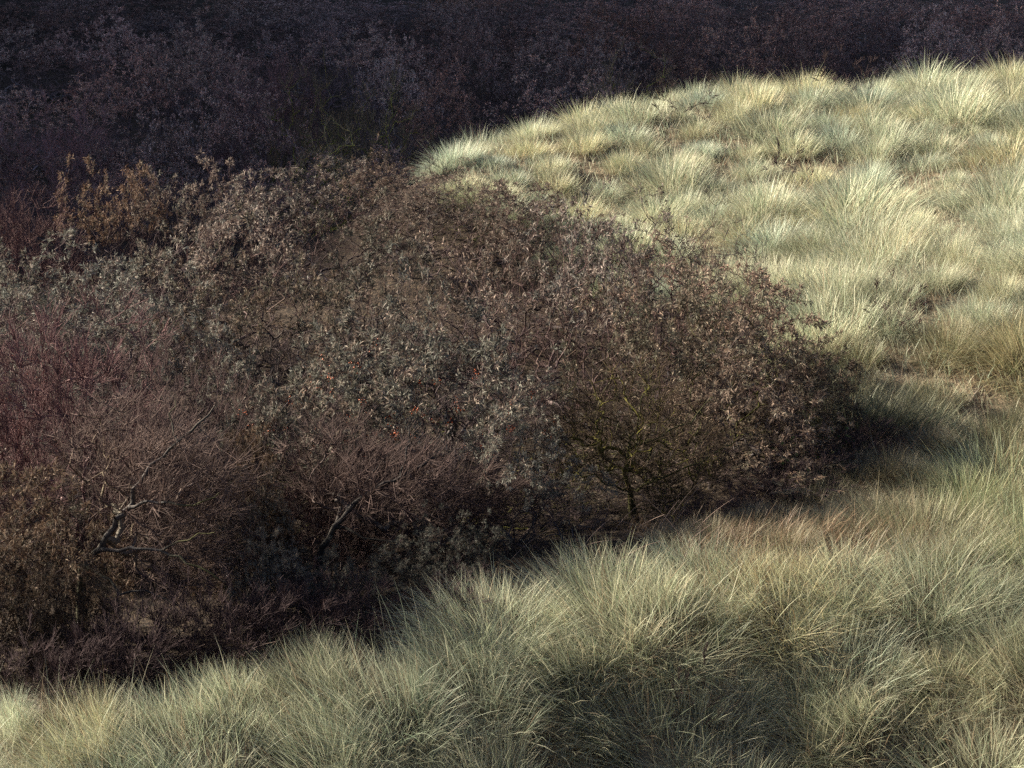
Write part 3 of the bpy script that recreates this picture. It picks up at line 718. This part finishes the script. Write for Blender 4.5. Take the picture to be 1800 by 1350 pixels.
bare_tree("bare_tree", "bare grey-branched tree with a forked leaning trunk at the lower left", "tree", (135, 1030, 12.7),
  [([(129,1000,12.7),(178,964,12.65),(209,911,12.6),(231,893,12.6),(233,862,12.6),(267,818,12.65),(311,778,12.7),(345,748,12.8),(378,715,12.9)], .048, .012),
   ([(231,893,12.6),(260,882,12.5),(310,885,12.4),(350,885,12.35),(385,868,12.3)], .024, .008),
   ([(178,964,12.65),(225,962,12.5),(280,968,12.4),(330,990,12.3),(375,1010,12.2),(400,1030,12.2)], .028, .007),
   ([(285,969,12.4),(330,945,12.3),(380,935,12.25)], .012, .006),
   ([(311,778,12.7),(300,740,12.8),(305,705,12.9)], .012, .006),
   ([(150,985,12.7),(210,1042,12.4),(262,1038,12.3),(310,1062,12.2)], .022, .008)],
  [(300,880,12.9,150,130,.55,330),(230,780,13.5,150,90,.5,180),(330,1000,12.8,110,60,.4,120)], 901, moss=.15, bark=.42)
bare_tree("leaning_tree", "dark leaning trunk with crooked bare branches under the arching silver leaves", "tree", (545, 1000, 13.2),
  [([(552,985,13.2),(590,925,13.2),(625,885,13.15),(665,855,13.15),(705,838,13.15),(745,815,13.2),(775,800,13.3)], .05, .015),
   ([(705,838,13.15),(712,805,13.2),(722,775,13.3),(718,745,13.4)], .018, .007),
   ([(590,925,13.2),(640,945,13.0),(700,955,12.9),(740,985,12.8)], .018, .006),
   ([(625,885,13.15),(640,850,13.2),(690,790,13.4)], .014, .006)],
  [(690,870,13.4,140,90,.5,330),(600,820,14.0,120,80,.5,150),(830,880,13.7,110,70,.4,160)], 902, moss=-.6, tint=(.8, .78, .8), bark=.22)
bare_tree("mossy_tree", "mossy olive branches sweeping low beneath the right end of the thicket", "tree", (1120, 880, 14.6),
  [([(1110,870,14.6),(1100,830,14.5),(1105,790,14.5),(1120,740,14.6),(1130,690,14.8)], .015, .009),
   ([(1110,870,14.6),(1140,850,14.3),(1190,830,14.2),(1250,800,14.3),(1300,770,14.5)], .022, .007),
   ([(1105,790,14.5),(1160,770,14.4),(1215,740,14.4),(1250,700,14.6)], .02, .007),
   ([(1110,870,14.6),(1060,850,14.4),(1020,800,14.5)], .016, .007)],
  [(1170,810,14.4,130,80,.4,260),(1100,720,14.7,110,90,.4,160),(1010,780,14.6,80,90,.4,100)], 903, moss=.55, tint=(.6, .6, .42), twig_n=5)

# ------------------------------------------------------------------ dull dry tussocks in the gully between the two dunes
r = np.random.default_rng(55)
gl = sorted([(1180,935,13.3,.5),(1245,915,13.4,.6),(1300,885,13.7,.6),(1360,880,13.8,.65),(1440,830,14.5,.7),(1500,800,14.9,.75),(1560,790,15.0,.7),(1610,800,14.8,.7),(1520,870,14.0,.75),(1450,905,13.6,.7),(1585,880,13.9,.7),(1380,935,13.2,.6),(1640,745,15.5,.6),(1570,945,13.2,.55)])
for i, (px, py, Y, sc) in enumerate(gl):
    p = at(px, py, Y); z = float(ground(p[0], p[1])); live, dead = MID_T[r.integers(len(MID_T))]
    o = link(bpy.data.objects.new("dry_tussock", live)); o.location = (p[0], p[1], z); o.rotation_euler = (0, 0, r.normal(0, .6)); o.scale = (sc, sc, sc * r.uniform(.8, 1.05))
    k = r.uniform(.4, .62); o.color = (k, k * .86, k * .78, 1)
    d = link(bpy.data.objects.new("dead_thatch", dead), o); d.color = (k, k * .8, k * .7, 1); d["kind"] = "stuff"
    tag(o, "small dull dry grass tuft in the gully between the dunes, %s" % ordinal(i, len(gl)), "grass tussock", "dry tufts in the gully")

bk = [(1700,800,14.3,1.15,"shaggy olive tussock on the bank near the right edge, left one of the bank's three"),(1770,770,14.7,1.45,"largest shaggy tussock, at the top of the bank by the right edge"),(1800,890,13.4,1.3,"shaggy tussock low on the bank at the right edge, above the near dune")]
for px, py, Y, sc, lab in bk:
    p = at(px, py, Y); z = float(ground(p[0], p[1])); live, dead = MID_T[r.integers(len(MID_T))]
    o = link(bpy.data.objects.new("marram_tussock", live)); o.location = (p[0], p[1], z); o.rotation_euler = (0, 0, r.normal(0, .3)); o.scale = (sc, sc, sc)
    o.color = (.72, .74, .62, 1)
    d = link(bpy.data.objects.new("dead_thatch", dead), o); d.color = (.7, .58, .48, 1); d["kind"] = "stuff"
    tag(o, lab, "grass tussock", "tussocks on the right-hand bank")

# ------------------------------------------------------------------ small plants and stalks
def small(px, py, Y, h, w, kind, name, label, cat, tint, group=None):
    src = PROTO[kind]; counter[kind] = counter.get(kind, 0) + 1
    parts, R, H = src[counter[kind] % len(src)]
    p = at(px, py, Y); z = float(ground(p[0], p[1]))
    o = link(bpy.data.objects.new(name, None)); o.empty_display_size = .1; o.location = (p[0], p[1], z)
    o.rotation_euler = (0, 0, rs.uniform(0, 6.28)); o.scale = (w / 2 / R, w / 2 / R, h / H)
    for nm, me in parts:
        c = link(bpy.data.objects.new(nm, me), o); c.color = (*tint, 1)
        if nm != "branches": c["kind"] = "stuff"
    return tag(o, label, cat, group)
PROTO['sapling'] = [bare_proto(495, nT=28, per=5, L=.3, up=.8, twr=.008)]
PROTO['weed'] = [bare_proto(496 + i, nT=110, per=7, L=.5, up=.9, twr=.006) for i in range(2)]
PROTO['herb'] = [leafy_proto(498, nT=60, per=4, nl=7, L=.16, leaf_min=.05)]
small(1225,1075,11.4,.62,.42,'sapling',"dead_sapling","dark thorny dead sapling standing in the near dune grass","sapling",(.35,.3,.3))
small(1200,200,29.5,.75,1.3,'sapling',"dead_sapling","bent dead twigs in a tussock on the far dune, left of the others","sapling",(.6,.55,.5))
small(1490,165,31.2,.8,1.2,'sapling',"dead_sapling","dark twiggy sapling poking from the far skyline grass","sapling",(.6,.5,.5))
small(1385,300,25.5,.8,.8,'sapling',"dead_sapling","dark twiggy sapling low in the middle of the far slope","sapling",(.5,.45,.45))
small(1580,545,18.6,.6,.7,'sapling',"dead_sapling","small brown dead sapling on the slope right of the thicket","sapling",(.7,.55,.5))
WG = "dead purplish weeds round the hollow"
wl_ = [(1530,735,15.6,.22,.5),(1480,770,15.3,.25,.6),(1420,810,15.0,.3,.8),(1350,840,14.6,.3,.7),(1280,880,14.0,.25,.6),(300,1110,12.0,.5,.8),(370,1100,12.1,.45,.7),(450,1095,12.0,.45,.8),(230,1130,11.8,.45,.7),(170,1150,11.6,.4,.7),(540,1080,12.1,.4,.7),(620,1060,12.2,.35,.7),(80,1170,11.5,.4,.7),(800,1025,12.3,.25,.6)]
wl_.sort()
for i, a in enumerate(wl_):
    small(*a, 'weed', "dead_weed", "tuft of purplish dead weed stems, %s along the hollow" % ordinal(i, len(wl_)), "weed", (.8,.72,.75), WG)
small(1395,775,15.3,.28,.4,'herb',"green_plant","small dark green plant under the overhang at the thicket's right end","plant",(.35,1.0,.35))
small(1470,775,15.4,.22,.4,'herb',"green_plant","small green plant by the dead weeds right of the dark overhang","plant",(.4,1.0,.4))
small(1075,975,12.6,.12,.5,'herb',"green_plant","low green plant on the hollow floor behind the near crest","plant",(.4,1.1,.4))
# dead arching stalks over the hollow floor
r = np.random.default_rng(31)
st = sorted([(r.uniform(880, 1330), r.uniform(12.6, 14.0)) for _ in range(34)] + [(r.uniform(150, 480), r.uniform(11.5, 12.1)) for _ in range(14)])
for i, (px, Y) in enumerate(st):
    x = (px - 900) / FPX * (Y * 1.045); z = float(ground(x, Y)); L_ = r.uniform(.25, .6); az = r.uniform(-.5, .9) if r.uniform() < .7 else r.uniform(2, 4)
    th = r.uniform(.5, 1.0) + np.linspace(0, r.uniform(.2, .9), 7); step = L_ / 6
    pts = [np.array([0, 0, -.02])]
    for k in range(6): pts.append(pts[-1] + step * np.array([math.cos(az) * math.sin(th[k]), math.sin(az) * math.sin(th[k]), math.cos(th[k])]))
    pts = np.array(pts); rr = np.linspace(.003, .0014, 7)
    cc = np.tile(np.array([.24, .17, .14]) * r.uniform(.6, 1.3), (6, 1))
    v, q, c = prisms(pts[:-1], pts[1:], rr[:-1], rr[1:], 4, cc, cc)
    o = link(bpy.data.objects.new("dead_stalk", mesh_np("dead_stalk", v, q, M_STALK, c))); o.location = (x, Y, z)
    tag(o, "thin dead brown stalk leaning over the hollow floor, %s" % ordinal(i, len(st)), "stalk", "dead stalks on the hollow floor")
